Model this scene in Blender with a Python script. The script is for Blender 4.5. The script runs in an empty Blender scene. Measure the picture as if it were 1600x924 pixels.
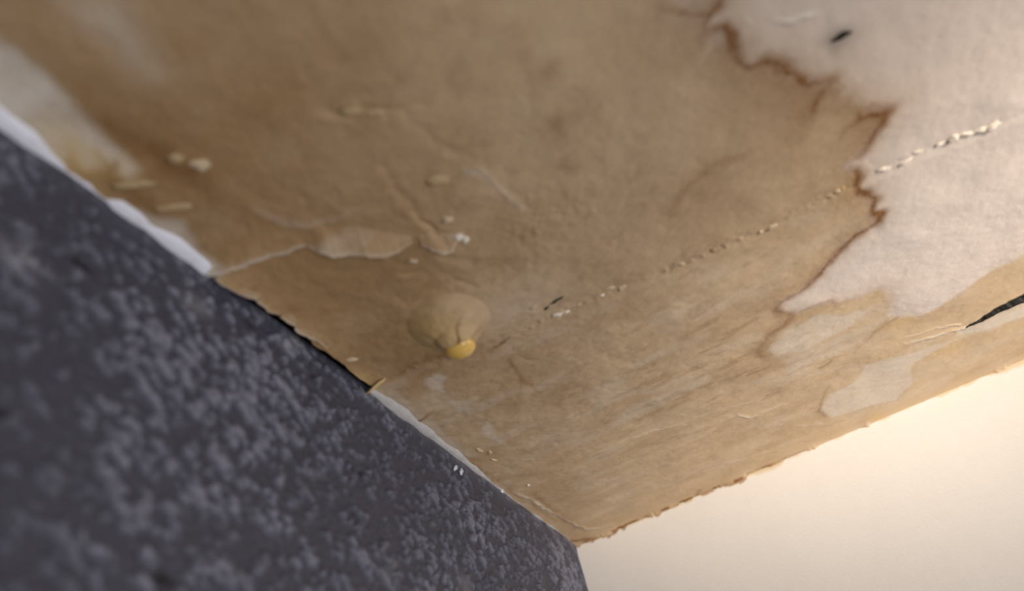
import bpy, bmesh, math, random
import numpy as np
from mathutils import Matrix, Vector

# ------------------------------------------------------------------ camera, world, lights
scn = bpy.context.scene
COL = scn.collection
CZ = 2.4                                   # ceiling height; the corner of the room is (0, 0, CZ)
F = 1150.0                                 # focal length in pixels of the 1600 x 924 frame
# room axes seen from the camera: a = along left wall, b = along right wall, c = down
A = np.array([-0.45343812237752923, 0.5293034390195718, 0.7170995318760118])
B = np.array([0.8679886862286385, 0.44500068332473713, 0.22038609851712293])
Cc = np.array([0.20245866183945505, -0.7223657392779446, 0.6612096709543848])
_d = np.array([100 / F, -(853 - 462) / F, -1.0])
K = _d / np.linalg.norm(_d) * 0.36         # the corner, 36 cm from the camera

cam = bpy.data.cameras.new('camera')
cam.sensor_width = 36.0
cam.lens = F / 1600 * 36.0
cam.clip_start = 0.005
cam.clip_end = 30
cam_o = bpy.data.objects.new('camera', cam)
COL.objects.link(cam_o)
M = Matrix((A.tolist(), B.tolist(), (-Cc).tolist())).to_4x4()
M.translation = Vector((-(K @ A), -(K @ B), CZ + (K @ Cc)))
cam_o.matrix_world = M
scn.camera = cam_o
cam.dof.use_dof = True
cam.dof.focus_distance = 0.268
cam.dof.aperture_fstop = 7.2
cam.dof.aperture_blades = 0

scn.view_settings.view_transform = 'Standard'
scn.view_settings.look = 'None'
scn.view_settings.exposure = 0.0
scn.view_settings.gamma = 1.0
scn.view_settings.use_curve_mapping = False

w = bpy.data.worlds.new('room_light')
scn.world = w
w.use_nodes = True
w.node_tree.nodes['Background'].inputs[0].default_value = (0.80, 0.86, 1.0, 1)
w.node_tree.nodes['Background'].inputs[1].default_value = 0.27


def area_light(name, loc, target, size, power, color):
    l = bpy.data.lights.new(name, 'AREA')
    l.shape = 'DISK'
    l.size = size
    l.energy = power
    l.color = color
    o = bpy.data.objects.new(name, l)
    COL.objects.link(o)
    o.location = loc
    o.rotation_euler = (Vector(target) - Vector(loc)).to_track_quat('-Z', 'Y').to_euler()
    return o


def spot_light(name, loc, target, radius, power, color, angle, blend):
    l = bpy.data.lights.new(name, 'SPOT')
    l.shadow_soft_size = radius
    l.energy = power
    l.color = color
    l.spot_size = math.radians(angle)
    l.spot_blend = blend
    o = bpy.data.objects.new(name, l)
    COL.objects.link(o)
    o.location = loc
    o.rotation_euler = (Vector(target) - Vector(loc)).to_track_quat('-Z', 'Y').to_euler()
    return o


# warm lamp over to the right, added fill lights for the ceiling and the left wall
spot_light('lamp', (0.55, 0.75, CZ - 0.26), (0.0, 0.105, CZ + 0.07), 0.05, 40, (1.0, 0.86, 0.69), 20, 1.0)
area_light('ceiling_fill', (0.95, 0.85, CZ - 1.15), (0.15, 0.1, CZ), 0.8, 8.2, (1.0, 0.92, 0.83))
area_light('left_wall_fill', (0.35, 1.5, CZ - 0.6), (0.15, 0.0, CZ - 0.12), 0.7, 5.5, (0.80, 0.88, 1.0))


# ------------------------------------------------------------------ helpers
def P(px, py):
    """a photograph pixel on the ceiling plane, in mm from the corner (s along left wall, t along right wall)"""
    r = np.array([(px - 800) / F, -(py - 462) / F, -1.0])
    q = r * ((K @ Cc) / (r @ Cc)) - K
    return float(q @ A * 1000), float(q @ B * 1000)


def PP(pts):
    return np.array([P(p[0], p[1]) for p in pts])


def PL(px, py):
    """a photograph pixel on the left wall (s, depth below ceiling) in mm"""
    r = np.array([(px - 800) / F, -(py - 462) / F, -1.0])
    q = r * ((K @ B) / (r @ B)) - K
    return float(q @ A * 1000), float(q @ Cc * 1000)


def PR(px, py):
    """a photograph pixel on the right wall (t, depth below ceiling) in mm"""
    r = np.array([(px - 800) / F, -(py - 462) / F, -1.0])
    q = r * ((K @ A) / (r @ A)) - K
    return float(q @ B * 1000), float(q @ Cc * 1000)


def hash2(ix, iy, seed):
    n = (ix.astype(np.int64) * 374761393 + iy.astype(np.int64) * 668265263 + seed * 1442695041) & 0x7fffffff
    n = ((n ^ (n >> 13)) * 1274126177) & 0x7fffffff
    n = n ^ (n >> 16)
    return (n & 0xffff) / 65535.0


def vn(x, y, seed=0):
    ix, iy = np.floor(x), np.floor(y)
    fx, fy = x - ix, y - iy
    fx = fx * fx * fx * (fx * (fx * 6 - 15) + 10)
    fy = fy * fy * fy * (fy * (fy * 6 - 15) + 10)
    a, b = hash2(ix, iy, seed), hash2(ix + 1, iy, seed)
    c, d = hash2(ix, iy + 1, seed), hash2(ix + 1, iy + 1, seed)
    return (a * (1 - fx) + b * fx) * (1 - fy) + (c * (1 - fx) + d * fx) * fy


def fbm(x, y, seed=0, octv=4, gain=0.5):
    r, amp, tot = 0, 1.0, 0
    for i in range(octv):
        ca, sa = math.cos(0.6 * i), math.sin(0.6 * i)
        r = r + amp * vn((x * ca - y * sa) * 2 ** i + 17.3 * i, (x * sa + y * ca) * 2 ** i - 9.1 * i, seed + i * 7)
        tot += amp
        amp *= gain
    return r / tot


def sm(e0, e1, x):
    v = np.clip((x - e0) / (e1 - e0), 0, 1)
    return v * v * (3 - 2 * v)


def pline(s, t, pts, reach=12.0, vals=None):
    """distance to a polyline (mm), position along it 0..1, signed side, interpolated value"""
    n = s.shape[0]
    best = np.full(n, 1e6)
    side = np.zeros(n)
    val = np.zeros(n)
    lo, hi = pts.min(0) - reach, pts.max(0) + reach
    idx = np.where((s > lo[0]) & (s < hi[0]) & (t > lo[1]) & (t < hi[1]))[0]
    if idx.size == 0:
        return best, side, val
    ss, tt = s[idx], t[idx]
    bb = np.full(idx.size, 1e6)
    sd = np.zeros(idx.size)
    vv = np.zeros(idx.size)
    for i in range(len(pts) - 1):
        p, q = pts[i], pts[i + 1]
        d = q - p
        L2 = d @ d + 1e-12
        k = np.clip(((ss - p[0]) * d[0] + (tt - p[1]) * d[1]) / L2, 0, 1)
        ex, ey = ss - p[0] - k * d[0], tt - p[1] - k * d[1]
        dd = np.hypot(ex, ey)
        m = dd < bb
        bb[m] = dd[m]
        sd[m] = np.sign(d[0] * ey - d[1] * ex)[m]
        if vals is not None:
            vv[m] = (vals[i] * (1 - k) + vals[i + 1] * k)[m]
    best[idx], side[idx], val[idx] = bb, sd, vv
    return best, side, val


def inside(s, t, pts):
    r = np.zeros(s.shape[0], bool)
    n = len(pts)
    for i in range(n):
        (x0, y0), (x1, y1) = pts[i], pts[(i + 1) % n]
        if y0 == y1:
            continue
        c = ((y0 > t) != (y1 > t)) & (s < (x1 - x0) * (t - y0) / (y1 - y0) + x0)
        r ^= c
    return r


def sdf(s, t, pts):
    d, _, _ = pline(s, t, np.vstack([pts, pts[:1]]), reach=60)
    return np.where(inside(s, t, pts), -d, d)


def spot(s, t, px, py, r, aspect=1.0, along=0.0):
    """soft round or long blotch about a photograph pixel; r in mm; along = direction angle in (s,t)"""
    s0, t0 = P(px, py)
    x, y = s - s0, t - t0
    ca, sa = math.cos(along), math.sin(along)
    u, v = x * ca + y * sa, -x * sa + y * ca
    return np.exp(-((u / (r * aspect)) ** 2 + (v / r) ** 2))


# ------------------------------------------------------------------ the ceiling's stains and relief, in mm on the ceiling
RING = [(1128, -12, 1), (1124, 14, .9), (1110, 28, 1), (1097, 42, .8), (1104, 54, .7), (1130, 47, .8), (1142, 60, 1), (1148, 76, .9),
        (1153, 92, .8), (1163, 101, .8), (1176, 103, .8), (1190, 95, 1), (1206, 97, .95), (1221, 105, .95), (1233, 113, 1), (1246, 113, .9),
        (1255, 125, 1), (1262, 133, 1), (1276, 128, .9), (1296, 124, .8), (1287, 136, .8), (1278, 150, .9), (1272, 168, .9), (1284, 164, .4),
        (1300, 172, .35), (1318, 164, .4), (1334, 172, .35), (1345, 182, .8), (1358, 177, 1), (1374, 174, 1.25), (1386, 173, 1), (1379, 184, 1.2), (1377, 192, 1.25),
        (1366, 203, 1.1), (1358, 222, .95), (1346, 238, .7), (1330, 251, .4), (1322, 260, .4), (1337, 266, .9), (1342, 277, 1), (1338, 292, 1), (1338, 300, 1),
        (1356, 303, 1), (1369, 311, 1), (1366, 325, .95), (1364, 334, 1), (1374, 335, 1.1), (1370, 345, 1.1), (1355, 358, 1), (1340, 366, .95), (1328, 379, .9),
        (1315, 393, .85), (1300, 408, .8), (1290, 418, .8), (1278, 432, .8), (1262, 448, .8), (1248, 458, .8), (1232, 465, .75), (1218, 473, .7)]
RING2 = [(1218, 473, .7), (1212, 482, .7), (1224, 488, .6), (1240, 490, .7), (1224, 503, .65), (1209, 515, .6), (1195, 527, .6), (1185, 541, .55), (1183, 553, .5), (1197, 560, .3)]
RING3 = [(1240, 490, .5), (1258, 482, .5), (1275, 475, .5), (1295, 471, .55), (1308, 474, .35), (1340, 462, .15), (1375, 450, .2), (1388, 455, .25), (1392, 470, .15)]
RING4 = [(1402, 496, .6), (1390, 501, .5), (1378, 511, .45), (1366, 520, .4), (1355, 531, .35), (1340, 546, .15)]
LOBE_TOP = [(1308, 186), (1322, 200)]
STREAKS = [  # (points with strength, half width mm)
    ([(1386, 174, 1), (1358, 177, 1), (1340, 185, .8), (1322, 201, .6), (1310, 220, .35)], 1.0),
    ([(1124, 10, .9), (1108, 27, 1), (1088, 27, .8), (1062, 18, .5), (1030, 8, .35)], 1.5),
    ([(1104, 40, .6), (1096, 58, .6), (1092, 76, .5), (1080, 92, .3), (1060, 110, .15)], 2.0),
    ([(1262, 132, .6), (1254, 142, .4), (1240, 150, .2)], 1.2),
    ([(1246, 115, .5), (1225, 125, .35), (1200, 140, .2), (1165, 155, .1)], 2.2),
    ([(1195, 224, .15), (1160, 240, .3), (1110, 260, .4), (1078, 288, .45), (1064, 300, .5), (1052, 318, .35), (1046, 334, .35), (1060, 345, .2)], 1.6),
    ([(1195, 350, .0), (1240, 322, .15), (1290, 300, .25), (1340, 288, .4)], 2.4),
    ([(1168, 583, .5), (1185, 576, .45), (1200, 570, .2)], 0.5),
    ([(1282, 574, .45), (1290, 570, .5), (1300, 562, .3)], 0.8),
    ([(1293, 605, .25), (1284, 622, .4), (1281, 640, .45), (1289, 650, .3)], 0.7),
    ([(1045, 635, .3), (1060, 626, .3), (1075, 620, .1)], 0.8),
    ([(1215, 573, .2), (1245, 560, .3), (1270, 554, .25)], 1.2),
    ([(650, 662, .8), (652, 656, .9), (665, 648, .7), (672, 643, .2)], 0.5),
    ([(650, 663, .55), (690, 688, .45), (725, 712, .4), (770, 745, .3), (815, 778, .3), (870, 815, .35)], 0.55),
    ([(795, 562, .4), (803, 575, .55), (810, 588, .5), (818, 598, .6), (836, 602, .35), (850, 590, .1)], 0.8),
    ([(868, 198, .35), (878, 206, .35), (886, 202, .1)], 2.0),
    ([(855, 112, .35), (864, 100, .3)], 1.2),
    ([(884, 258, .35), (896, 266, .35), (905, 262, .15)], 1.0),
    ([(195, 215, .35), (250, 240, .6), (285, 265, .65), (330, 300, .35), (400, 345, .3)], 2.4),
    ([(120, 170, .35), (195, 215, .5), (215, 245, .5)], 2.0),
    ([(185, 255, .5), (172, 280, .4), (205, 300, .5), (250, 335, .35)], 1.8),
    ([(300, 360, .4), (292, 372, .3)], 1.2),
    ([(626, 582, .3), (650, 562, .35), (690, 549, .45), (720, 552, .35)], 1.6),
    ([(684, 551, .6), (690, 549, .6)], 0.7),
    ([(765, 546, .4), (780, 534, .8), (788, 528, .5), (798, 522, .1)], 0.55),
    ([(885, 848, .95), (905, 846, .9), (925, 842, .75), (940, 838, .9), (965, 833, .4), (990, 823, .8), (1020, 805, .65), (1060, 789, .7), (1100, 770, .65), (1130, 757, .4), (1180, 737, .5), (1240, 710, .6), (1256, 704, .2)], 0.9),
    ([(1094, 765, .5), (1090, 772, .4)], 0.8),
    ([(835, 772, .35), (860, 796, .4), (890, 816, .45), (915, 828, .3)], 1.1),
]
FINE = [  # thin dark slits
    ([(716, 468, .25), (708, 482, .75), (711, 490, .95), (708, 496, .9), (700, 509, .5), (695, 517, 1), (692, 522, .6)], 0.5),
    ([(714, 498, .25), (735, 493, .5), (746, 496, .4)], 0.3),
]
PALE = [  # ridges of lifted paint: points with strength, half width, height mm
    ([(1505, 511, 1), (1470, 520, .8), (1440, 528, .6), (1412, 536, .3)], 0.9, .5),
    ([(1498, 505, .8), (1462, 511, .5), (1420, 525, .3), (1405, 529, .1)], 0.6, .4),
    ([(920, 712, .4), (960, 695, .55), (1000, 680, .5), (1060, 661, .35), (1120, 640, .25), (1192, 622, .3)], 0.5, .35),
    ([(1153, 650, .5), (1170, 652, .7), (1190, 645, .6), (1225, 631, .3)], 0.7, .4),
    ([(1238, 665, .2), (1290, 662, .35)], 0.6, .25),
    ([(1010, 768, .2), (1060, 750, .3), (1095, 730, .25), (1160, 718, .3), (1235, 690, .2)], 1.0, .3),
    ([(800, 768, .3), (826, 778, .6), (850, 795, .6), (880, 812, .6), (915, 828, .7), (938, 826, .4), (955, 820, .2)], 0.8, .5),
    ([(722, 267, .5), (738, 268, .8), (752, 268, .6), (770, 282, .35), (790, 305, .35), (815, 322, .35)], 0.7, .5),
    ([(400, 328, .2), (440, 345, .3), (480, 352, .25), (530, 340, .2), (565, 325, .1)], 1.0, .35),
    ([(745, 655, .1), (742, 662, .5), (760, 661, .3)], 0.5, .3),
    ([(1210, 38, .3), (1235, 35, .8), (1262, 27, .8), (1278, 22, .2)], 0.7, .55),
    ([(1160, 27, .2), (1168, 33, .5), (1174, 36, .2)], 0.6, .35),
    ([(1340, 546, .2), (1370, 518, .25), (1390, 498, .3)], 1.1, .4),
    ([(1545, 60, .1), (1552, 20, .25), (1560, -10, .2)], 0.6, .2),
    ([(780, 540, .2), (790, 531, .8), (797, 525, .3)], 0.35, .35),
    ([(700, 560, .2), (730, 545, .2)], 1.5, .2),
    ([(1185, 690, .1), (1230, 655, .2), (1300, 640, .1)], 1.2, .2),
]
CREASE = [  # grooves: points with strength, half width, depth mm
    ([(655, 340, .5), (672, 352, .9), (690, 368, 1), (698, 378, .5)], 0.8, .7),
    ([(690, 395, .6), (735, 405, .4)], 1.2, .6),
    ([(680, 445, .7), (710, 432, .7), (740, 440, .5)], 0.8, .5),
    ([(628, 428, .5), (650, 422, .7), (660, 418, .3)], 0.8, .5),
    ([(500, 170, .3), (520, 176, .6), (545, 180, .5), (560, 175, .2)], 1.0, .6),
    ([(570, 172, .5), (600, 178, .6), (640, 168, .4), (665, 160, .2)], 1.0, .6),
    ([(630, 180, .4), (660, 205, .4), (690, 230, .4), (740, 250, .2)], 1.2, .5),
    ([(600, 260, .3), (625, 300, .5), (650, 330, .5)], 1.2, .6),
    ([(560, 330, .3), (600, 318, .4), (640, 300, .3)], 1.2, .4),
    ([(700, 460, .4), (705, 467, .3)], 0.7, .3),
    ([(500, 385, .3), (470, 400, .3), (430, 410, .2)], 1.0, .3),
]
TAPE = [(560, 606), (625, 580), (660, 560), (700, 556), (745, 550), (778, 536), (800, 522), (830, 506), (868, 492), (905, 478), (945, 460), (1000, 436), (1065, 412), (1110, 392),
        (1150, 375), (1205, 355), (1240, 335), (1275, 318), (1310, 298), (1345, 280), (1375, 266), (1412, 251), (1440, 236), (1475, 224), (1510, 211), (1545, 197), (1600, 168), (1700, 120), (1800, 75)]
CRACK = [(1503, 512, .25), (1512, 507, .5), (1520, 503, .9), (1532, 497, 1.3), (1545, 489, 1.9), (1558, 482, 2.3), (1572, 476, 2.5), (1586, 470, 2.4), (1600, 464, 2.5), (1640, 447, 2.2), (1680, 430, 1.4), (1710, 418, .2)]

STAIN = [(1128, -12)] + [(x, y) for x, y, _ in RING if not (1262 < x < 1360 and 130 < y < 185)] + [(1240, 488), (1258, 481), (1275, 474), (1300, 470), (1340, 461), (1375, 449), (1388, 454), (1393, 470), (1390, 490), (1403, 496), (1425, 492),
         (1440, 490), (1455, 482), (1470, 471), (1487, 461), (1500, 451), (1520, 437), (1540, 425), (1570, 408), (1600, 393), (1660, 365), (1760, 330)]


def build_stain_poly():
    p = [tuple(q) for q in PP(STAIN)]
    p += [(-30, 330), (-30, -30), (600, -30), (620, 60), (420, 130)]
    return np.array(p)


POLY = build_stain_poly()
DEEP_PTS = [(0, 20, .55), (130, 60, .85), (60, 0, .8), (220, 200, 1.0), (300, 60, .9), (300, 250, 1.0), (400, 180, .92), (420, 300, .95), (500, 60, .66), (560, 230, .8), (620, 330, .85), (450, 450, 1.0), (600, 440, 1.0),
            (560, 540, .9), (620, 560, .85), (700, 200, .5), (720, 60, .32), (760, 340, .62), (820, 260, .36), (900, 60, .18), (880, 400, .5), (960, 200, .2), (1000, 380, .4), (1050, 120, .2), (1120, 300, .38),
            (1200, 220, .36), (1150, 420, .25), (1250, 400, .16), (1090, 520, .22), (860, 540, .5), (760, 600, .55), (680, 640, .5), (900, 640, .32), (1000, 600, .26), (1100, 640, .16), (1000, 760, .2), (800, 740, .5), (850, 800, .42),
            (1200, 640, .12), (1150, 700, .14), (1300, 600, .05), (1340, 500, .0), (1450, 560, .0), (1550, 540, .05), (1560, 440, .1), (1300, 200, .35), (160, 130, .95), (180, 30, .55)]
_dp = PP([(x, y) for x, y, _ in DEEP_PTS])
_dv = np.array([v for _, _, v in DEEP_PTS])


def masks(s, t):
    """stain, ring, bare, deep, yellow, soot on the ceiling at s,t (mm)"""
    s = np.asarray(s, float)
    t = np.asarray(t, float)
    wx = (fbm(s / 5, t / 5, 3, 4, .42) - .5) * 2.0
    wy = (fbm(s / 5, t / 5, 41, 4, .42) - .5) * 2.0
    S, T = s + wx, t + wy
    sd = sdf(S, T, POLY)
    # fine crossing of the edge, pulled along the paper's fibres
    stain = sm(1.2 + 2.2 * sm(150, 190, s), -2.4, sd)
    halo = (0.34 * np.exp(-np.clip(sd, 0, 90) / 5.0) + .42 * sm(110, 200, s) * np.exp(-np.clip(sd, 0, 90) / 38.0)) * (sd > 0) * sm(60, 100, s)
    num = np.zeros_like(s)
    den = np.zeros_like(s)
    for (a, b), v in zip(_dp, _dv):
        k = 1.0 / (((s - a) ** 2 + (t - b) ** 2) + 60.0) ** 1.6
        num += k * v
        den += k
    deep = num / den  # real stain depth plus some of the light's falloff painted in
    blot = fbm(s / 16, t / 16, 11, 5)
    streak = fbm(s / 7, t / 22, 23, 5)
    mott = fbm(s / 4, t / 5.5, 31, 4)
    # tape side is streaked along the joint
    tp, tside, _ = pline(s, t, PP(TAPE), reach=400)
    band = (tside > 0) if tside[np.argmin((s - P(1100, 600)[0]) ** 2 + (t - P(1100, 600)[1]) ** 2)] > 0 else (tside < 0)
    below = band * sm(0, 4, tp)
    deep = deep + (blot - .5) * .34 * (1 - below * .4) + (streak - .5) * .62 * below + (mott - .5) * .16
    ring = np.zeros_like(s)

    def add(pts, width, k=1.0, inner=0.0):
        nonlocal ring
        arr = PP(pts)
        d, sd_, v = pline(S, T, arr, reach=width * 6 + 12, vals=[p[2] for p in pts])
        wv = width * (.65 + .8 * vn(s / 3, t / 3, 77)) * (1 + .15 * sm(120, 200, s))
        r = 1.12 * v * np.exp(-(d / wv) ** 1.5) * k * (.75 + .4 * vn(s / 4, t / 4, 79))
        ring = np.maximum(ring, np.clip(r, 0, 1))
        return d, v
    d, v = add(RING, 1.75, .95)
    ring = np.maximum(ring, (.42 + .22 * sm(110, 190, s)) * v * np.exp(-d / (4.5 + 5 * sm(110, 200, s))) * (sd < 1))
    d, v = add(RING2, 2.2, .9)
    ring = np.maximum(ring, .3 * v * np.exp(-d / 4.0))
    add(RING3, 1.3, .8)
    d, v = add(RING4, .9, .9)
    ring = np.maximum(ring, .5 * v * np.exp(-d / 3.0))
    for pts, wd in STREAKS:
        add(pts, wd * 1.25, .9)
    # tan diffusion just beyond the tip of the stain
    for (x, y, r, k) in [(1318, 165, 5, .30), (1330, 158, 3.5, .2), (1085, 28, 8, .5), (1078, 78, 8, .38), (1125, 98, 5, .3), (1130, 30, 4, .3), (1155, 85, 5, .3), (1250, 128, 5, .3), (1285, 160, 6, .3), (1180, 92, 4, .16), (1215, 90, 4, .18), (1165, 70, 4, .28), (1050, 25, 7, .35), (1060, 60, 9, .25), (1095, 70, 5, .3), (1340, 280, 3, .3), (1330, 215, 8, .22), (1240, 170, 7, .2), (1180, 210, 10, .18), (1100, 290, 8, .22),
                         (1068, 526, 2.6, .35), (1140, 560, 2, .2), (1150, 610, 3.5, .2), (1110, 612, 3, .15), (870, 632, 2, .3), (930, 675, 4, .15), (805, 640, 4, .3)]:
        ring = np.maximum(ring, k * spot(S, T, x, y, r) * (.5 + .8 * blot))
    dash = sm(.56, .74, fbm(s / 3.4, t / 11, 123, 4)) * below * np.exp(-(((s - 95) / 70) ** 2 + ((t - 95) / 60) ** 2)) * sm(4, 16, s)
    ring = np.maximum(ring, .30 * dash * stain)
    upper = sm(.58, .78, fbm(s / 5, t / 7, 127, 4)) * (1 - below) * stain * sm(330, 200, s)
    ring = np.maximum(ring, .16 * upper)
    for pts, wd in FINE:
        add(pts, wd, 1.0)
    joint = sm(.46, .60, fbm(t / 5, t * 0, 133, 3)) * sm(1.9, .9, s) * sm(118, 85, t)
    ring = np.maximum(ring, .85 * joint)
    # bare and pale places
    bare = np.zeros_like(s)

    def poly(pts, soft, k):
        nonlocal bare
        dd = sdf(S, T, PP(pts))
        bare = np.maximum(bare, k * sm(soft, -soft, dd))
    poly([(-60, 10), (0, 62), (35, 80), (62, 105), (95, 140), (130, 178), (165, 215), (195, 240), (218, 262), (205, 278), (178, 262), (150, 235), (165, 262), (140, 262), (110, 235), (95, 262), (60, 250), (-60, 190)], 1.8, .92)
    poly([(168, 318), (215, 328), (240, 334), (285, 345), (300, 365), (312, 392), (345, 408), (330, 425), (240, 380)], 1.6, .62)
    poly([(95, 0), (180, 0), (215, 50), (245, 110), (232, 118), (200, 95), (165, 60), (120, 20)], 6, .42)
    poly([(664, 590), (684, 578), (700, 584), (690, 596), (690, 612), (672, 606)], 1.2, .55)
    poly([(690, 615), (715, 625), (745, 620), (735, 640), (715, 645)], 1.6, .35)
    poly([(752, 668), (765, 655), (775, 680), (795, 698), (775, 690), (758, 682)], 1.2, .45)
    poly([(575, 600), (605, 598), (680, 660), (740, 712), (715, 728), (640, 675)], 1.6, .35)
    poly([(1200, 545), (1225, 515), (1280, 490), (1320, 490), (1370, 480), (1310, 520), (1260, 545), (1215, 556)], 1.6, .55)
    poly([(1222, 560), (1290, 535), (1370, 500), (1400, 487), (1375, 505), (1330, 545), (1260, 570), (1235, 590)], 1.8, .35)
    poly([(1283, 640), (1295, 615), (1330, 600), (1350, 570), (1420, 550), (1480, 530), (1520, 520), (1460, 545), (1420, 570), (1425, 600), (1400, 625), (1340, 642), (1300, 652)], 1.2, .62)
    poly([(1500, 512), (1530, 502), (1600, 470), (1700, 430), (1700, 455), (1600, 492), (1540, 515), (1490, 525)], 1.4, .7)
    poly([(1005, 625), (1100, 585), (1110, 592), (1010, 640), (960, 668), (955, 655)], 2, .3)
    bare = np.maximum(bare, .40 * spot(S, T, 1092, 2, 6, 1.2))
    bare = np.maximum(bare, .35 * spot(S, T, 1123, 62, 3.0, 1.6, 1.2))
    bare = np.maximum(bare, .22 * spot(S, T, 800, 478, 10, 1.6, 1.9))
    bare = np.maximum(bare, .20 * sm(.48, .75, fbm(s / 6, t / 15, 223, 4)) * below)
    bare *= (.62 + .6 * mott)
    ring *= 1 - .6 * bare * (ring < .35)
    for pts, wd, _h in PALE:
        dd, _, v = pline(S, T, PP(pts), reach=8, vals=[p[2] for p in pts])
        bare = np.maximum(bare, v * .75 * np.exp(-(dd / wd) ** 2))
    yellow = .6 * spot(S, T, 112, 238, 5, 1.6, .3) + .5 * spot(S, T, 185, 262, 4) + .75 * spot(S, T, 682, 503, 9) + .5 * spot(S, T, 1400, 506, 3.5, 1.6, 1.57) + .4 * spot(S, T, 1480, 545, 6) \
        + .5 * spot(S, T, 1370, 652, 3) + .4 * spot(S, T, 1330, 290, 4) + .6 * spot(S, T, 566, 590, 3, 2)
    soot_shade = .42 * spot(S, T, 1308, 54, 2.6, 1.4, 1.9) + .22 * spot(S, T, 1303, 75, 2.6) + .12 * spot(S, T, 1340, 60, 4)
    # inside of the crack, its shade painted near-black past the pit
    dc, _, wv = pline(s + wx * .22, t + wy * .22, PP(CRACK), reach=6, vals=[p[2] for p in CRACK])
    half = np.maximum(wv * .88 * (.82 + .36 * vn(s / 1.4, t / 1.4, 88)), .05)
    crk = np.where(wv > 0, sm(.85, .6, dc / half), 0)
    soot_shade = np.maximum(soot_shade, np.where(wv > 0, sm(1.45, 1.15, dc / half), 0))
    # dirty grains along the tape line
    gr = sm(.55, .75, fbm(s / 1.3, t / 1.3, 91, 3)) * np.exp(-(tp / 1.8) ** 2) * sm(.45, .6, vn(s / 14, t / 14, 66))
    ring = np.maximum(ring, gr * .35)
    bare = np.maximum(bare, (.32 - .2 * stain) * np.exp(-((tp - .3) / .4) ** 2) * sm(.5, .7, fbm(s / 2.2, t / 2.2, 15, 3)))
    return [np.clip(x, 0, 1) for x in (np.maximum(stain, halo), ring, bare, deep, yellow, soot_shade)], crk, tp, below, stain


S_BL, T_BL = P(706, 494)                    # the blister


def relief(s, t, crk, tp, below, rough=1.0):
    """how far the surface hangs below the ceiling plane, mm"""
    h = (fbm(s / 45, t / 45, 5, 3) - .5) * 2.2 + (fbm(s / 9, t / 9, 8, 4) - .5) * .55
    wet = sm(900, 150, np.hypot(s - 170, t - 10) * 6)
    h += (np.abs(fbm(s / 6, t / 7, 58, 4) - .5)) * 1.1 * wet
    h += (fbm(s / 1.6, t / 1.6, 12, 3) - .5) * .12
    h += .35 * below
    grain = (fbm(s / 1.1, t / 1.1, 19, 3) - .45) * 1.0
    h += grain * np.exp(-(tp / 1.3) ** 2) * (.35 + .9 * sm(.4, .65, vn(s / 9, t / 9, 66)))
    h += .55 * (fbm(s / 1.5, t / 1.5, 29, 3) - .4) * spot(s, t, 860, 340, 11, 1.4, 1.2)
    wx = (fbm(s / 3, t / 3, 13, 3) - .5) * 1.6
    for pts, wd, hh in PALE:
        d, _, v = pline(s + wx, t + wx, PP(pts), reach=8, vals=[p[2] for p in pts])
        h += hh * v * np.exp(-(d / wd) ** 2)
    for pts, wd, hh in CREASE:
        d, sd, v = pline(s + wx, t + wx, PP(pts), reach=10, vals=[p[2] for p in pts])
        h -= hh * v * np.exp(-(d / wd) ** 2)
        h += hh * .35 * v * np.exp(-((d - wd * 1.8) / (wd * 1.2)) ** 2) * (sd > 0)
    # lips of the crack bulge, the crack itself opens upwards
    dl, _, wl = pline(s, t, PP(CRACK), reach=10, vals=[p[2] for p in CRACK])
    h += .5 * np.clip(wl, 0, 1) * np.exp(-(dl / 3.5) ** 2)
    h -= 9.0 * crk
    # the sheet sags where water pooled
    h += 3.0 * np.exp(-(((s - S_BL) / 17) ** 2 + ((t - T_BL) / 15) ** 2))
    # bead of paint turned down against the right wall
    h = h * sm(-2, 12, s) + drip_edge(t) * np.exp(-np.clip(s, 0, 99) / 1.1)
    return h


def drip_edge(t):
    """how far ceiling paint laps down onto the right wall, mm"""
    return .3 + 1.5 * sm(.5, .8, fbm(t / 8, t * 0, 55, 4)) + .2 * fbm(t / 2.5, t * 0, 56, 2)


def wall_y(s):
    """the left wall is not quite straight, mm"""
    return np.interp(s, [-10, 0, 40, 90, 140, 168, 205, 230, 255, 282, 320, 400, 2000], [0, 0, .25, .7, 1.6, 2.0, 1.7, 1.5, .8, .4, .2, 0, 0])


def gap(s):
    g = np.interp(s, [0, 163, 166, 172, 190, 205, 222, 228, 231, 2000], [0, 0, 2.2, 2.0, 2.8, 3.6, 4.0, 2.6, 0, 0])
    return g * (.75 + .5 * vn(s / 4, s * 0, 5))


# ------------------------------------------------------------------ materials
def new_mat(name):
    m = bpy.data.materials.new(name)
    m.use_nodes = True
    nt = m.node_tree
    return m, nt, nt.nodes['Principled BSDF']


def N(nt, typ, **kw):
    n = nt.nodes.new(typ)
    for k, v in kw.items():
        setattr(n, k, v)
    return n


def mix(nt, fac, a, b):
    n = N(nt, 'ShaderNodeMix', data_type='RGBA')
    for sock, v in ((n.inputs[0], fac), (n.inputs[6], a), (n.inputs[7], b)):
        if isinstance(v, (int, float)):
            sock.default_value = v
        elif isinstance(v, tuple):
            sock.default_value = (*v, 1)
        else:
            nt.links.new(v, sock)
    return n.outputs[2]


def math_(nt, op, a, b, clamp=False):
    n = N(nt, 'ShaderNodeMath', operation=op, use_clamp=clamp)
    for sock, v in ((n.inputs[0], a), (n.inputs[1], b)):
        if isinstance(v, (int, float)):
            sock.default_value = v
        else:
            nt.links.new(v, sock)
    return n.outputs[0]


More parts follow.
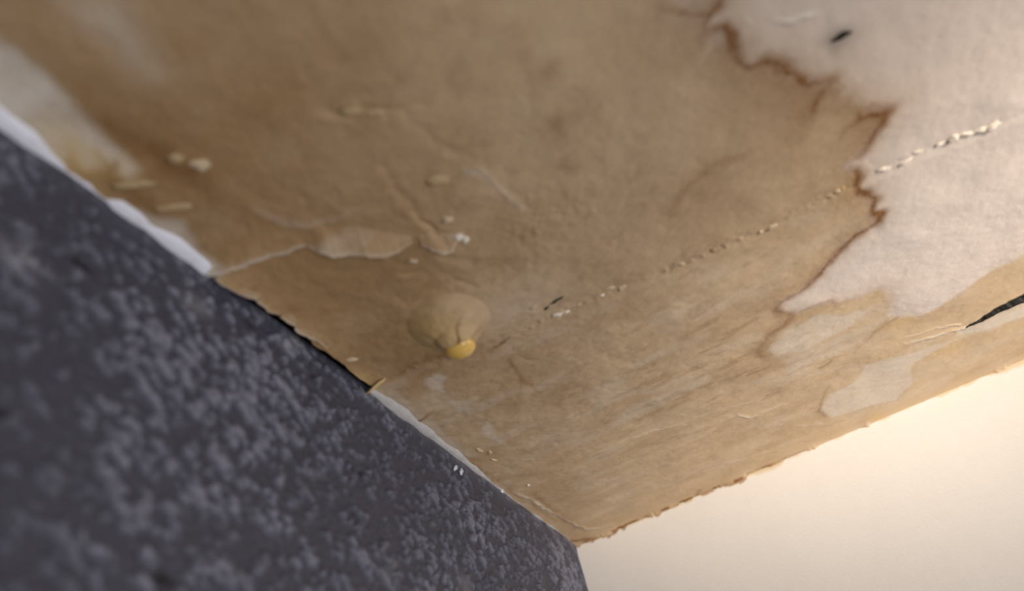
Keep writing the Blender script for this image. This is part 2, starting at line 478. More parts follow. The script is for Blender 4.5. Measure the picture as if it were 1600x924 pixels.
def noise(nt, scale, detail=4, rough=.55):
    tc = N(nt, 'ShaderNodeTexCoord')
    n = N(nt, 'ShaderNodeTexNoise')
    n.inputs['Scale'].default_value = scale
    n.inputs['Detail'].default_value = detail
    n.inputs['Roughness'].default_value = rough
    nt.links.new(tc.outputs['Object'], n.inputs['Vector'])
    return n.outputs['Fac']


def bump(nt, bsdf, height, dist, strength=1.0):
    b = N(nt, 'ShaderNodeBump')
    b.inputs['Distance'].default_value = dist
    b.inputs['Strength'].default_value = strength
    nt.links.new(height, b.inputs['Height'])
    nt.links.new(b.outputs[0], bsdf.inputs['Normal'])


def stained_material():
    m, nt, bs = new_mat('stained_ceiling_paint')
    a1 = N(nt, 'ShaderNodeAttribute', attribute_name='masks_a')
    a2 = N(nt, 'ShaderNodeAttribute', attribute_name='masks_b')
    x1 = N(nt, 'ShaderNodeSeparateColor')
    x2 = N(nt, 'ShaderNodeSeparateColor')
    nt.links.new(a1.outputs['Color'], x1.inputs[0])
    nt.links.new(a2.outputs['Color'], x2.inputs[0])
    stain, ring, bare = x1.outputs
    deep, yellow, soot_shade = x2.outputs
    fine = noise(nt, 900, 5, .6)
    f2 = math_(nt, 'MULTIPLY', math_(nt, 'SUBTRACT', fine, .5), .35)
    deep2 = math_(nt, 'ADD', deep, f2, True)
    tan = mix(nt, deep2, (0.550, 0.408, 0.262), (0.310, 0.190, 0.090))
    c = mix(nt, stain, (0.65, 0.565, 0.51), tan)
    c = mix(nt, bare, c, (0.62, 0.565, 0.495))
    c = mix(nt, yellow, c, (0.58, 0.40, 0.17))
    ring2 = math_(nt, 'MULTIPLY', ring, math_(nt, 'ADD', fine, .5), True)
    c = mix(nt, ring2, c, (0.185, 0.078, 0.020))
    c = mix(nt, soot_shade, c, (0.010, 0.009, 0.008))
    nt.links.new(c, bs.inputs['Base Color'])
    bs.inputs['Roughness'].default_value = .62
    bs.inputs['Specular IOR Level'].default_value = .25
    bump(nt, bs, noise(nt, 1300, 4, .6), .00012, .7)
    return m


def plain_material(name, col, rough=.6, spec=.3, var=.0, scale=600, bdist=0.0, bscale=900):
    m, nt, bs = new_mat(name)
    if var:
        n = noise(nt, scale)
        c = mix(nt, n, tuple(x * (1 - var) for x in col), tuple(min(1, x * (1 + var)) for x in col))
        nt.links.new(c, bs.inputs['Base Color'])
    else:
        bs.inputs['Base Color'].default_value = (*col, 1)
    bs.inputs['Roughness'].default_value = rough
    bs.inputs['Specular IOR Level'].default_value = spec
    if bdist:
        bump(nt, bs, noise(nt, bscale, 4, .6), bdist)
    return m


MAT_CEIL = stained_material()
MAT_PLASTER = plain_material('white_plaster', (.70, .62, .53), .8, .2, .15, 700, .0003, 900)
MAT_TANCHIP = plain_material('tan_paint_chip', (.52, .40, .265), .7, .25, .15, 700, .0002, 900)
MAT_YELLOWCHIP = plain_material('yellowed_paint_chip', (.70, .52, .25), .6, .3, .10, 500, .0001, 900)
MAT_BROWNCHIP = plain_material('brown_paint_chip', (.42, .30, .165), .7, .25, .15, 700, .0002, 900)
MAT_CAULK = plain_material('white_caulk', (.66, .66, .73), .55, .35, .15, 250, .0004, 500)
MAT_BLACK = plain_material('near_black', (.010, .009, .008), .8, .15, .3, 900)  # near-black colour for the slit and the speck
MAT_CAVITY = plain_material('hollow_shade_dark', (.05, .04, .03), .9, .1, .3, 200)  # dark colour stands in for shade above the sheet


def dark_wall_material():
    m, nt, bs = new_mat('dark_textured_wall_paint')
    a = N(nt, 'ShaderNodeAttribute', attribute_name='masks_a')
    x = N(nt, 'ShaderNodeSeparateColor')
    nt.links.new(a.outputs['Color'], x.inputs[0])
    n = noise(nt, 420, 5, .6)
    base = mix(nt, n, (.042, .042, .060), (.062, .062, .086))
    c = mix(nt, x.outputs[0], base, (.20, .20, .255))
    c = mix(nt, x.outputs[1], c, (.42, .41, .43))
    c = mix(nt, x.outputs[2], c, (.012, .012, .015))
    nt.links.new(c, bs.inputs['Base Color'])
    bs.inputs['Roughness'].default_value = .5
    bs.inputs['Specular IOR Level'].default_value = .4
    bump(nt, bs, noise(nt, 700, 5, .65), .0005, .9)
    return m


def cream_wall_material():
    m, nt, bs = new_mat('cream_wall_paint')
    a = N(nt, 'ShaderNodeAttribute', attribute_name='masks_a')
    x = N(nt, 'ShaderNodeSeparateColor')
    nt.links.new(a.outputs['Color'], x.inputs[0])
    n = noise(nt, 260, 4, .55)
    c = mix(nt, n, (.80, .775, .75), (.84, .815, .79))
    c = mix(nt, x.outputs[0], c, (.66, .50, .26))
    c = mix(nt, x.outputs[1], c, (.35, .19, .08))
    nt.links.new(c, bs.inputs['Base Color'])
    bs.inputs['Roughness'].default_value = .6
    bs.inputs['Specular IOR Level'].default_value = .25
    bump(nt, bs, noise(nt, 900, 3, .5), .00010, .7)
    return m


MAT_DARKWALL = dark_wall_material()
MAT_CREAM = cream_wall_material()


# ------------------------------------------------------------------ mesh building
def grid_faces(nu, nv, flip=False):
    i = np.arange(nu - 1)[:, None] * nv + np.arange(nv - 1)[None, :]
    i = i.ravel()
    q = np.stack([i, i + nv, i + nv + 1, i + 1], 1)
    return q[:, ::-1] if flip else q


def np_mesh(name, verts, quads, mat, cols=None, smooth=True, parent=None):
    me = bpy.data.meshes.new(name)
    nv, nf = len(verts), len(quads)
    me.vertices.add(nv)
    me.vertices.foreach_set('co', np.asarray(verts, np.float32).ravel())
    me.loops.add(nf * 4)
    me.loops.foreach_set('vertex_index', np.asarray(quads, np.int32).ravel())
    me.polygons.add(nf)
    me.polygons.foreach_set('loop_start', np.arange(nf, dtype=np.int32) * 4)
    me.polygons.foreach_set('loop_total', np.full(nf, 4, np.int32))
    me.update(calc_edges=True)
    me.validate()
    me.polygons.foreach_set('use_smooth', np.full(nf, smooth))
    for an, arr in (cols or {}).items():
        at = me.attributes.new(an, 'FLOAT_COLOR', 'POINT')
        c = np.ones((nv, 4), np.float32)
        c[:, :3] = arr
        at.data.foreach_set('color', c.ravel())
    me.materials.append(mat)
    o = bpy.data.objects.new(name, me)
    COL.objects.link(o)
    if parent:
        o.parent = parent
    return o


def tag(o, label=None, cat=None, group=None, kind=None):
    for k, v in (('label', label), ('category', cat), ('group', group), ('kind', kind)):
        if v:
            o[k] = v
    return o


def graded(a, b, step, far, grow=1.25):
    v = list(np.arange(a, b + step / 2, step))
    d = step
    while v[-1] < far:
        d *= grow
        v.append(v[-1] + d)
    return np.array(v)


# ------------------------------------------------------------------ ceiling
su = graded(0, 335, .40, 1600)
tv = graded(0, 236, .40, 1600)
# every column starts at the wall's own line (plus the gap where the sheet has come away)
start = wall_y(su) + gap(su) - .35 * (gap(su) < .05)
fall = np.clip(1 - tv / 40, 0, 1) ** 2
Sg = np.repeat(su[:, None], len(tv), 1)
Tg = tv[None, :] + start[:, None] * fall[None, :]
s_, t_ = Sg.ravel(), Tg.ravel()
mk, crk, tp, below, _ = masks(s_, t_)
h_ = relief(s_, t_, crk, tp, below)
# the sheet's edge beside the open gap hangs a little
gs = gap(su)[:, None] * np.exp(-tv[None, :] / 6) * .5
h_ = h_ + gs.ravel()
V = np.stack([s_, t_, -h_], 1) / 1000
V[:, 2] += CZ
# turned-up edge along the left wall, so that the sheet has a thickness
nu, nvv = len(su), len(tv)
edge = V.reshape(nu, nvv, 3)[:, 0].copy()
edge2 = edge.copy()
edge2[:, 2] += .006
edge2[:, 1] += .0006
ca = np.stack(mk[:3], 1)
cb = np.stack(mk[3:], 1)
quads = grid_faces(nu, nvv, True)
e0 = np.arange(nu) * nvv
e1 = len(V) + np.arange(nu)
rim = np.stack([e0[:-1], e0[1:], e1[1:], e1[:-1]], 1)
Vall = np.vstack([V, edge2])
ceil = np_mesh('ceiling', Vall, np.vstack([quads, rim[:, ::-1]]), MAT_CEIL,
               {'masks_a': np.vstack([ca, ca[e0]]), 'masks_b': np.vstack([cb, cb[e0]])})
tag(ceil, 'white painted ceiling with a large brown water stain and torn joint tape', kind='structure')


def hang(s, t):
    """hang of the finished ceiling surface at one point, mm"""
    a, b = np.array([s, s]), np.array([t, t])
    i, j = int(np.argmin(np.abs(su - s))), int(np.argmin(np.abs(Tg[int(np.argmin(np.abs(su - s)))] - t)))
    return float(h_.reshape(nu, nvv)[i, j])


def hang_many(s, t):
    hh = h_.reshape(nu, nvv)
    i = np.clip(np.searchsorted(su, s), 0, nu - 1)
    st = np.interp(s, su, start)
    tt = t - st * np.clip(1 - t / 40, 0, 1) ** 2
    j = np.clip(np.searchsorted(tv, tt), 0, nvv - 1)
    return hh[i, j]


# slab added above the sheet so the openings read dark
def box(name, lo, hi, mat):
    bm = bmesh.new()
    bmesh.ops.create_cube(bm, size=1)
    for v in bm.verts:
        v.co = Vector([lo[k] + (v.co[k] + .5) * (hi[k] - lo[k]) for k in range(3)])
    me = bpy.data.meshes.new(name)
    bm.to_mesh(me)
    bm.free()
    me.materials.append(mat)
    o = bpy.data.objects.new(name, me)
    COL.objects.link(o)
    return o


tag(box('ceiling_backing', (-.02, -.02, CZ + .020), (1.7, 1.7, CZ + .035), MAT_CAVITY), kind='structure')

# ------------------------------------------------------------------ left wall (dark, textured)
su2 = graded(-.0, 330, .55, 1600)
zv = np.concatenate([[-20, -10, -5, -2.5, -1.6, -1.2, -.9], graded(-.6, 250, .5, 1500)])
su2 = graded(-.0, 330, .5, 1600)
Sg2 = np.repeat(su2[:, None], len(zv), 1)
Zg2 = np.repeat(zv[None, :], len(su2), 0)
a_, z_ = Sg2.ravel(), Zg2.ravel()


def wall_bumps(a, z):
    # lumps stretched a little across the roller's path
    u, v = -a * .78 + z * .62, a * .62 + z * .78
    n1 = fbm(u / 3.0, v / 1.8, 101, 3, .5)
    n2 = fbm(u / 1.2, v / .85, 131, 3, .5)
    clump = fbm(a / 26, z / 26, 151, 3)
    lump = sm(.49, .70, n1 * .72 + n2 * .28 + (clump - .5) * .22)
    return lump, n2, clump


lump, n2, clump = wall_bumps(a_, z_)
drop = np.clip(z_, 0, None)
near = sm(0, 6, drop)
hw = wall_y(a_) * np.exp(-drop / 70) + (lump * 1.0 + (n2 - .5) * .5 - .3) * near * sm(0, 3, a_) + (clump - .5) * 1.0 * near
crest = np.clip(lump * .75 + (n2 - .5) * 1.2 * lump, 0, 1) * (.5 + .5 * sm(.35, .65, clump))  # lump tops painted lighter, for wear and the light they catch
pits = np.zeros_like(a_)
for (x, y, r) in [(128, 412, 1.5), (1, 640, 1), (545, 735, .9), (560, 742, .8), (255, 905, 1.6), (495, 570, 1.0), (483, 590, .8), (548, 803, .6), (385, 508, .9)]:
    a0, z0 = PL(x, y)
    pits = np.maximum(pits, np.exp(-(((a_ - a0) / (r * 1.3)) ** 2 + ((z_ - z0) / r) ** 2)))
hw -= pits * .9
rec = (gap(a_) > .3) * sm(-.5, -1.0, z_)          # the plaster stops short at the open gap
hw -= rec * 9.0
pits = np.maximum(pits, rec)  # shade of the open gap painted in with the pits
white = np.zeros_like(a_)
for (x, y, r, k) in [(20, 400, 3, .25), (300, 480, 2.5, .3), (455, 540, 1.6, .5), (440, 545, 1.4, .4), (612, 882, 1.5, .25), (605, 905, 2.0, .25), (725, 915, 3.0, .25)]:
    a0, z0 = PL(x, y)
    white = np.maximum(white, k * np.exp(-(((a_ - a0) / (r * 1.6)) ** 2 + ((z_ - z0) / r) ** 2)) * (.4 + n2))
# scuffed paler line where ceiling paint smeared on the wall's top edge
top = np.exp(-np.clip(z_, 0, 99) / 1.6) * sm(.35, .7, fbm(a_ / 6, z_ / 6, 171, 3)) * .35 * (a_ < 165) * (z_ > -1.3)
white = np.maximum(white, top)
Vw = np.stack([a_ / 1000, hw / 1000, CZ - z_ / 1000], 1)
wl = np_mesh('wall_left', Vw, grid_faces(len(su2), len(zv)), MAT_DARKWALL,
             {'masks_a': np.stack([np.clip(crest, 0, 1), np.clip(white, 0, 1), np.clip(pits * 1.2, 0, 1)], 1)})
tag(wl, 'dark slate grey wall with rough bumpy paint', kind='structure')

# ------------------------------------------------------------------ right wall (cream)
tr = graded(-1.0, 235, .8, 1600)
zr = np.concatenate([[-20, -8, -3], graded(-1.0, 60, .6, 1500, 1.12)])
Tr = np.repeat(tr[:, None], len(zr), 1).ravel()
Zr = np.repeat(zr[None, :], len(tr), 0).ravel()
smear = .25 + 1.9 * sm(.52, .8, fbm(Tr / 9, Tr * 0, 201, 3)) + 1.6 * sm(.55, .8, vn(Tr / 30, Tr * 0, 203))
dr = drip_edge(Tr)
ym = sm(1.2, .2, (Zr - dr * .8) / np.maximum(smear * .8, .2)) * .75
br = sm(1.1, .4, (Zr - dr) / (.25 + 1.3 * sm(.5, .8, fbm(Tr / 4, Tr * 0, 207, 3)))) * sm(120, 70, Tr) * .9
hr = (fbm(Tr / 40, Zr / 40, 211, 3) - .5) * .6 + ym * .15
Vr = np.stack([hr / 1000 * sm(0, 20, Tr), Tr / 1000, CZ - Zr / 1000], 1)
wr = np_mesh('wall_right', Vr, grid_faces(len(tr), len(zr), True), MAT_CREAM, {'masks_a': np.stack([ym, br, br * 0], 1)})
tag(wr, 'smooth cream painted wall under the stained ceiling', kind='structure')


# ------------------------------------------------------------------ white caulk in the joint of the left wall and the ceiling
def bead(name, pts, label, mat):
    """pts: (pixel x, pixel y on the joint, radius mm)"""
    S = np.array([P(x, y)[0] for x, y, _ in pts])
    R = np.array([r for _, _, r in pts])
    o = np.argsort(S)
    ss = np.arange(S.min(), S.max(), .5)
    rr = np.interp(ss, S[o], R[o]) * (.75 + .5 * vn(ss / 7, ss * 0, 301))
    rr *= np.clip(np.minimum(ss - S.min(), S.max() - ss) / 2.0, .08, 1) ** .5
    nk = 9
    verts = []
    for s, r in zip(ss, rr):
        y0 = float(wall_y(np.array([s]))[0])
        hz = float(np.mean(hang_many(np.linspace(s - 4, s + 4, 9), np.full(9, y0 + r + .3))))
        for k in range(nk):
            th = -.5 + (math.pi / 2 + 1.0) * k / (nk - 1)
            q = .35 * r * (.8 + .4 * math.sin(2 * th))
            verts.append((s / 1000, (y0 - .25 + r * 1.35 * math.cos(th) + .0) / 1000, CZ - (hz - .5 + r * .75 * math.sin(th)) / 1000))
    quads = grid_faces(len(ss), nk)
    ob = np_mesh(name, np.array(verts), quads, mat)
    return tag(ob, label, kind='structure')


bead('trim_1', [(-140, 85, 3.6), (0, 188, 3.4), (40, 220, 3.2), (75, 248, 1.6), (100, 268, .9), (160, 315, .8), (172, 325, 2.0), (200, 342, 2.2), (220, 358, 1.6), (245, 374, 2.3), (280, 396, 2.2), (318, 418, 2.6), (330, 424, 1.8)],
     'white caulk bead between dark wall and stained ceiling at upper left', MAT_CAULK)
bead('trim_2', [(574, 604, 1.2), (590, 615, 2.0), (620, 640, 2.3), (660, 680, 2.2), (700, 715, 1.8), (725, 738, 1.6), (760, 765, .9), (800, 792, .8), (850, 828, .9), (890, 850, .9)],
     'white caulk bead between dark wall and ceiling, near the corner',
     plain_material('greyed_caulk', (.46, .44, .43), .6, .3, .2, 250, .0004, 500))


# ------------------------------------------------------------------ loose paint and paper
def stained_cols(s, t, bare_add=0.0):
    m, *_ = masks(s, t)
    m[2] = np.clip(m[2] + bare_add, 0, 1)
    return {'masks_a': np.stack(m[:3], 1), 'masks_b': np.stack(m[3:], 1)}


def flap(name, edge_px, widths, drops, thick, label, cat, mat=None, back=(1, 0), group=None, pale=.6, seed=0):
    """a lifted strip of paint or paper: its free edge follows edge_px; it runs back (in s,t) into the ceiling"""
    E = PP(edge_px)
    seg = np.r_[0, np.cumsum(np.hypot(*np.diff(E, axis=0).T))]
    n = max(8, int(seg[-1] / .35))
    u = np.linspace(0, seg[-1], n)
    es, et = np.interp(u, seg, E[:, 0]), np.interp(u, seg, E[:, 1])
    es = es + (fbm(u / 2.5, u * 0, 401 + seed, 3) - .5) * 1.3
    et = et + (fbm(u / 2.5, u * 0, 431 + seed, 3) - .5) * 1.3
    W = np.interp(u, seg, widths)
    Dn = np.interp(u, seg, drops) * (.7 + .6 * vn(u / 9, u * 0, 451 + seed))
    bk = np.array(back, float)
    bk /= np.hypot(*bk)
    m = 14
    k = np.linspace(0, 1, m) ** 1.4
    s = (es[:, None] + bk[0] * W[:, None] * k[None, :])
    t = (et[:, None] + bk[1] * W[:, None] * k[None, :])
    base = hang_many(s.ravel(), t.ravel()).reshape(s.shape)
    low = base + Dn[:, None] * (1 - k[None, :]) ** 1.7 + .12 - .35 * k[None, :] ** 3
    up = low - thick * (1 - k[None, :] * .5)
    taper = np.clip(np.minimum(u, u[-1] - u) / 1.5, 0, 1)[:, None]
    up = low - (low - up) * (.25 + .75 * taper)
    nn = n * m
    V1 = np.stack([s.ravel(), t.ravel(), -low.ravel()], 1)
    V2 = np.stack([s.ravel(), t.ravel(), -up.ravel()], 1)
    V = np.vstack([V1, V2]) / 1000
    V[:, 2] += CZ
    q = grid_faces(n, m, True)
    rims = []
    for ids in (np.arange(n) * m, np.arange(n) * m + m - 1, np.arange(m), (n - 1) * m + np.arange(m)):
        rims.append(np.stack([ids[:-1], ids[1:], ids[1:] + nn, ids[:-1] + nn], 1))
    quads = np.vstack([q, q[:, ::-1] + nn] + rims)
    S2, T2 = np.r_[s.ravel(), s.ravel()], np.r_[t.ravel(), t.ravel()]
    add = np.r_[(pale * np.exp(-(k * 9) ** 2)[None, :] * np.ones((n, 1))).ravel(), np.full(nn, pale * .6)]
    ob = np_mesh(name, V, quads, mat or MAT_CEIL, stained_cols(S2, T2, add) if mat is None else None)
    bm = bmesh.new()
    bm.from_mesh(ob.data)
    bmesh.ops.recalc_face_normals(bm, faces=bm.faces)
    bm.to_mesh(ob.data)
    bm.free()
    return tag(ob, label, cat, group)


flap('paper_flap', [(318, 424), (345, 416), (380, 409), (402, 402), (440, 394), (470, 386), (490, 384)], [5, 8, 9, 9, 8, 6, 4], [.8, 1.4, 1.6, 1.5, 1.0, .6, .2], .55,
     'thin torn paper edge rising from the wall gap toward the ceiling middle', 'peeling paper', back=(.75, .45), seed=1, pale=.55)
flap('paper_flap', [(478, 383), (500, 389), (520, 391), (545, 388), (575, 388), (605, 390), (625, 385), (645, 376)], [4, 7, 9, 9, 9, 8, 6, 3], [.4, 1.8, 2.4, 2.2, 2.4, 2.2, 1.2, .3], .9,
     'longest curled paper lip sagging across the brown ceiling left of centre', 'peeling paper', back=(.85, .30), seed=2, pale=.32)
flap('paper_flap', [(655, 378), (672, 382), (690, 383), (705, 380), (716, 372)], [3, 5, 6, 5, 3], [.5, 1.8, 2.2, 1.8, .5], .9,
     'short lifted paper lip just left of the pale crumb above the blister', 'peeling paper', back=(.85, .30), seed=3, pale=.4)
for i, (pts, lab) in enumerate([
        ([(328, 428), (350, 440), (372, 452), (392, 466)], 'curled tan paint strip at the upper end of the black wall gap'),
        ([(392, 466), (410, 478), (430, 490)], 'narrow curled paint strip midway along the black wall gap'),
        ([(432, 492), (442, 499), (452, 505)], 'shortest curled paint strip beside the black wall gap'),
        ([(455, 506), (475, 520), (496, 533), (505, 538)], 'bright tan curled paint strip lowest beside the black wall gap')]):
    k = len(pts)
    flap('paint_strip', [(x + 7, y - 5) for x, y in pts], [3.4] * k, [.5] + [.9] * (k - 2) + [.5], .7, lab, 'peeling paint', back=(-.25, 1), seed=10 + i, pale=.5, group='curled paint strips along the wall gap')


def heading(x0, y0, x1, y1):
    a, b = P(x0, y0), P(x1, y1)
    return math.atan2(b[1] - a[1], b[0] - a[0])


def lumpy(name, px, py, size, label, cat, mat, group=None, on='ceiling', seed=0, rz=0.0, sink=.35):
    """a small crumb or flake; size = (along, across, height) in mm; one closed broken-edged lump"""
    bm = bmesh.new()
    bmesh.ops.create_icosphere(bm, subdivisions=3, radius=1)
    rnd = random.Random(seed)
    ox, oy = rnd.random() * 50, rnd.random() * 50
    for v in bm.verts:
        c = v.co
        n = float(fbm(np.array([c.x * 1.6 + ox + c.z]), np.array([c.y * 1.6 + oy - c.z]), 500 + seed, 3)[0])
        n2 = float(fbm(np.array([c.x * 4 + oy + c.z * 3]), np.array([c.y * 4 + ox - c.z * 3]), 540 + seed, 2)[0])
        r = .25 + 1.0 * n + .55 * n2
        c *= r
    if on == 'ceiling':
        s, t = P(px, py)
        h = hang(s, t)
        base = Vector((s / 1000, t / 1000, CZ - (h + size[2] * .5 - sink * size[2]) / 1000))
        mx = Matrix.Rotation(rz, 4, 'Z')
    else:
        s, z = PL(px, py)
        base = Vector((s / 1000, (size[2] * .30 + .6) / 1000, CZ - z / 1000))
        mx = Matrix.Rotation(rz, 4, 'Y') @ Matrix.Rotation(math.pi / 2, 4, 'X')
    for v in bm.verts:
        c = v.co
        v.co = Vector((c.x * size[0] / 2000, c.y * size[1] / 2000, c.z * size[2] / 2000))
        v.co = mx @ v.co
    me = bpy.data.meshes.new(name)
    for f in bm.faces:
        f.smooth = True
    bm.to_mesh(me)
    bm.free()
    me.materials.append(mat)
    o = bpy.data.objects.new(name, me)
    COL.objects.link(o)
    o.location = base
    return tag(o, label, cat, group)


TD = heading(1412, 251, 1545, 197)         # direction of the tape line in (s, t)
G1 = 'plaster crumbs along the torn tape line'
crumbs = [
    (1549, 197, (4.2, 2.6, 1.8), 'largest white plaster crumb at the upper right end of torn tape line'),
    (1533, 203, (4.2, 1.8, 1.4), 'long white plaster crumb just left of the largest tape line crumb'),
    (1511, 210, (5.6, 1.8, 1.4), 'longest flat white plaster crumb on the tape line in clean ceiling'),
    (1489, 216, (3.2, 2.0, 1.6), 'chunky white plaster crumb below the longest tape line crumb'),
    (1468, 225, (3.0, 1.3, 1.0), 'thin white plaster crumb midway along the clean tape line'),
    (1433, 237, (2.6, 1.1, .9), 'tiny white plaster crumb between thin crumb and lone bright sliver'),
    (1413, 252, (4.6, 1.5, 1.3), 'lone bright white plaster sliver right of the dark stain edge'),
    (1380, 264, (3.6, 1.6, 1.2), 'white plaster crumb nearest the dark brown stain edge on the tape'),
    (1308, 298, (2.6, 1.6, 1.0), 'tan plaster crumb inside the stain just left of its dark edge'),
    (1206, 356, (3.6, 1.6, 1.1), 'pale plaster crumb alone on the stained tape line right of centre'),
    (1188, 363, (1.8, 1.3, .9), 'small pale dot of plaster left of lone stained tape crumb'),
    (1064, 411, (2.4, 1.2, .9), 'tiny pale plaster crumb near the centre of the ceiling stain'),
    (971, 450, (2.6, 1.6, 1.1), 'pale plaster crumb right one of the pair above dark sliver'),
    (953, 450, (3.4, 1.4, 1.1), 'pale plaster crumb left one of the pair above dark sliver'),
    (940, 461, (1.5, 1.2, .9), 'pinpoint white plaster crumb under the pair on the tape line'),
    (903, 476, (2.6, 1.1, .9), 'thin pale plaster crumb to the right of the dark sliver'),
    (884, 488, (2.2, 1.6, 1.2), 'round white plaster crumb right below the dark sliver'),
    (871, 490, (2.8, 1.4, 1.1), 'white plaster crumb below the dark sliver, left of the round one'),
    (831, 476, (2.6, 1.4, .8), 'pale plaster crumb on the grey damp patch left of dark sliver'),
]
for i, (x, y, sz, lab) in enumerate(crumbs):
    lumpy('plaster_crumb', x, y, sz, lab, 'plaster crumb', MAT_PLASTER if (x > 1340 or x in (884, 871, 940)) else MAT_TANCHIP, G1, seed=20 + i, sink=.5, rz=TD + (.25 if i % 3 else -.2))
G2 = 'loose paint lumps on the stained ceiling'
for i, (x, y, sz, rz, mat, lab) in enumerate([
        (715, 367, (2.6, 2.2, 2.0), 1.2, MAT_PLASTER, 'bright whitish paint lump at the right end of torn paper lips'),
        (726, 371, (2.2, 2.0, 1.6), .6, MAT_PLASTER, 'small whitish paint lump touching the bright lump above the blister'),
        (684, 283, (4.6, 3.2, 1.3), 1.0, MAT_BROWNCHIP, 'broad tan paint lump high on the stain left of centre'),
        (698, 343, (2.8, 2.2, 1.6), .5, MAT_TANCHIP, 'small tan paint lump above the bright whitish lump'),
        (275, 245, (3.6, 2.6, 1.7), .9, MAT_BROWNCHIP, 'blurred tan paint lump, left of two in upper left stain'),
        (312, 256, (4.4, 3.0, 1.8), .9, MAT_TANCHIP, 'blurred yellowish paint lump, right of two in upper left stain'),
        (208, 286, (7.5, 2.2, 1.6), .9, MAT_BROWNCHIP, 'long blurred tan paint ridge near the upper left wall joint'),
        (270, 322, (7.0, 2.0, 1.4), 1.0, MAT_BROWNCHIP, 'faint long tan paint ridge above the white caulk at left'),
        (645, 405, (2.6, 1.6, 1.2), 1.5, MAT_TANCHIP, 'tiny tan paint lump under the right end of paper lip'),
        (548, 556, (3.4, 1.8, 1.2), -.3, MAT_TANCHIP, 'small pale paint flake between the wall gap and the blister'),
        (546, 174, (4.5, 2.0, 1.3), 1.2, MAT_BROWNCHIP, 'dull tan paint lump, left one high in the brown stain'),
        (590, 178, (5.0, 2.2, 1.4), 1.2, MAT_BROWNCHIP, 'dull tan paint lump, right one high in the brown stain'),
        (748, 702, (4.0, 1.7, 1.0), -.15, MAT_TANCHIP, 'long pale torn paint flake near dark wall, left of corner'),
        (765, 706, (2.6, 1.6, 1.0), .5, MAT_TANCHIP, 'short pale paint flake touching the long flake near dark wall'),
        (771, 718, (4.2, 1.1, .8), -.2, MAT_TANCHIP, 'thin pale paint flake under the two flakes near dark wall'),
        (825, 757, (1.8, 1.5, 1.0), .2, MAT_PLASTER, 'pale paint dot above the corner strip near dark wall'),
]):
    lumpy('paint_lump', x, y, sz, lab, 'paint lump', mat, G2, seed=60 + i * 2 + (i % 2), sink=.5, rz=heading(x - 10, y, x + 10, y - 2) if x < 720 else rz)
for i, (x, y, sz, rz, lab) in enumerate([
        (708, 733, (3.2, 1.6, 1.0), .7, 'white paint flake on the dark wall, upper of the touching pair'),
        (717, 739, (3.6, 1.6, 1.0), 1.0, 'white paint flake on the dark wall, lower of the touching pair'),
        (687, 760, (2.0, .9, .7), .5, 'tiny grey paint flake on dark wall below the white pair'),
        (781, 769, (2.2, 1.8, 1.0), .6, 'small white blob of paint at top of dark wall near corner')]):
    lumpy('paint_flake', x, y, sz, lab, 'paint flake', MAT_CAULK, 'white paint flakes on the dark wall', on='wall', seed=120 + i, rz=rz)

# small dark things in the ceiling
lumpy('black_slit', 1311, 57, (4.6, 1.5, .6), 'short black slit with grey smudge in the clean ceiling, upper right', 'slit', MAT_BLACK, seed=140, rz=heading(1300, 63, 1323, 51), sink=.45)
lumpy('dark_sliver', 868, 468, (4.6, 1.1, .7), 'thin dark sliver lying on the stained ceiling right of blister', 'sliver',
      plain_material('dark_sliver_grey', (.045, .045, .032), .6, .3, .6, 400), seed=142, rz=heading(859, 474, 877, 463), sink=.4)
lumpy('dark_speck', 853, 480, (1.6, .8, .6), 'tiny dark speck just below left end of the dark sliver', 'speck', MAT_BLACK, seed=144, rz=1.1, sink=.4)

# yellow chip standing in the end of the wall gap
flap('paint_chip', [(566, 606), (572, 599), (580, 593), (590, 588), (598, 587)], [1.6, 3.4, 4.0, 3.0, 1.0], [.8, 1.8, 2.2, 1.6, .5], .8,
     'curved yellow paint chip standing at the lower end of the wall gap', 'paint chip', mat=MAT_YELLOWCHIP, back=(-1, .25), seed=31)


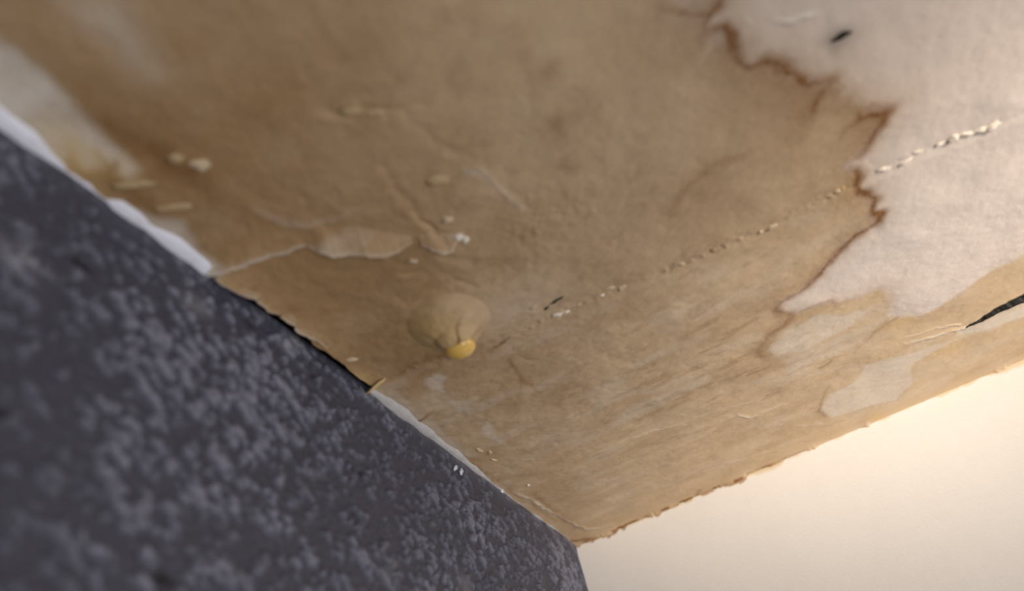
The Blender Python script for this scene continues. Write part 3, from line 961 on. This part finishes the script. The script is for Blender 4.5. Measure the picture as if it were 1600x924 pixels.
# ------------------------------------------------------------------ water blister and its drop
def blister():
    """thin paint skin pulled down by water: a low dome with a hanging sac"""
    n, m = 96, 64
    s0, t0 = P(700, 494)
    s1, t1 = P(712, 508)                   # foot of the hanging sac
    ang = np.linspace(0, 2 * np.pi, n, endpoint=False)
    rad = np.linspace(0, 1, m)
    s = s0 + (13.0 * rad[None, :] * np.cos(ang)[:, None])
    t = t0 + (12.5 * rad[None, :] * np.sin(ang)[:, None])
    base = hang_many(s.ravel(), t.ravel()).reshape(s.shape)
    dome = 3.4 * (1 - rad[None, :] ** 2) ** 1.6 * np.ones((n, 1))
    d1 = np.hypot((s - s1) / 7.0, (t - t1) / 6.6)
    sac = 3.2 * np.clip(1 - d1 ** 2, 0, 1) ** .75
    wr = (fbm(s.ravel() / 4, t.ravel() / 4, 611, 3).reshape(s.shape) - .5) * .8 * (1 - rad[None, :])
    low = base + dome + sac + wr + .10 - .5 * rad[None, :] ** 8
    V = np.stack([s.ravel(), t.ravel(), -low.ravel()], 1) / 1000
    V[:, 2] += CZ
    idx = np.arange(n)[:, None] * m + np.arange(m - 1)[None, :]
    nxt = ((np.arange(n) + 1) % n)[:, None] * m + np.arange(m - 1)[None, :]
    q = np.stack([idx.ravel(), idx.ravel() + 1, nxt.ravel() + 1, nxt.ravel()], 1)
    o = np_mesh('water_blister', V, q, MAT_CEIL, stained_cols(s.ravel(), t.ravel()))
    bm = bmesh.new()
    bm.from_mesh(o.data)
    bmesh.ops.remove_doubles(bm, verts=bm.verts, dist=1e-6)
    bmesh.ops.recalc_face_normals(bm, faces=bm.faces)
    bm.to_mesh(o.data)
    bm.free()
    tag(o, 'swollen tan paint blister bulging from the ceiling near the middle', 'blister')
    return s1, t1, float(hang(s1, t1)) + 3.2 + 3.2


bs_, bt_, bh_ = blister()


def water_material():
    m, nt, bs = new_mat('amber_water')
    n = noise(nt, 260, 2, .5)
    c = mix(nt, n, (.86, .50, .09), (.95, .66, .20))
    nt.links.new(c, bs.inputs['Base Color'])
    bs.inputs['Roughness'].default_value = .12
    bs.inputs['IOR'].default_value = 1.33
    bs.inputs['Transmission Weight'].default_value = .25
    bs.inputs['Subsurface Weight'].default_value = .15
    bs.inputs['Subsurface Radius'].default_value = (.004, .002, .001)
    bs.inputs['Coat Weight'].default_value = .6
    bs.inputs['Coat Roughness'].default_value = .05
    return m


def water_drop():
    bm = bmesh.new()
    bmesh.ops.create_uvsphere(bm, u_segments=48, v_segments=32, radius=1)
    for v in bm.verts:
        c = v.co
        k = 1.0 if c.z < 0 else (1 - .35 * c.z)
        v.co = Vector((c.x * .0038 * k, c.y * .0044 * k, c.z * (.0026 if c.z < 0 else .004)))
    for f in bm.faces:
        f.smooth = True
    me = bpy.data.meshes.new('water_drop')
    bm.to_mesh(me)
    bm.free()
    me.materials.append(water_material())
    o = bpy.data.objects.new('water_drop', me)
    COL.objects.link(o)
    o.location = (bs_ / 1000, bt_ / 1000, CZ - (bh_ - 1.5) / 1000)
    tag(o, 'shiny amber water drop hanging under the paint blister', 'water drop')


water_drop()
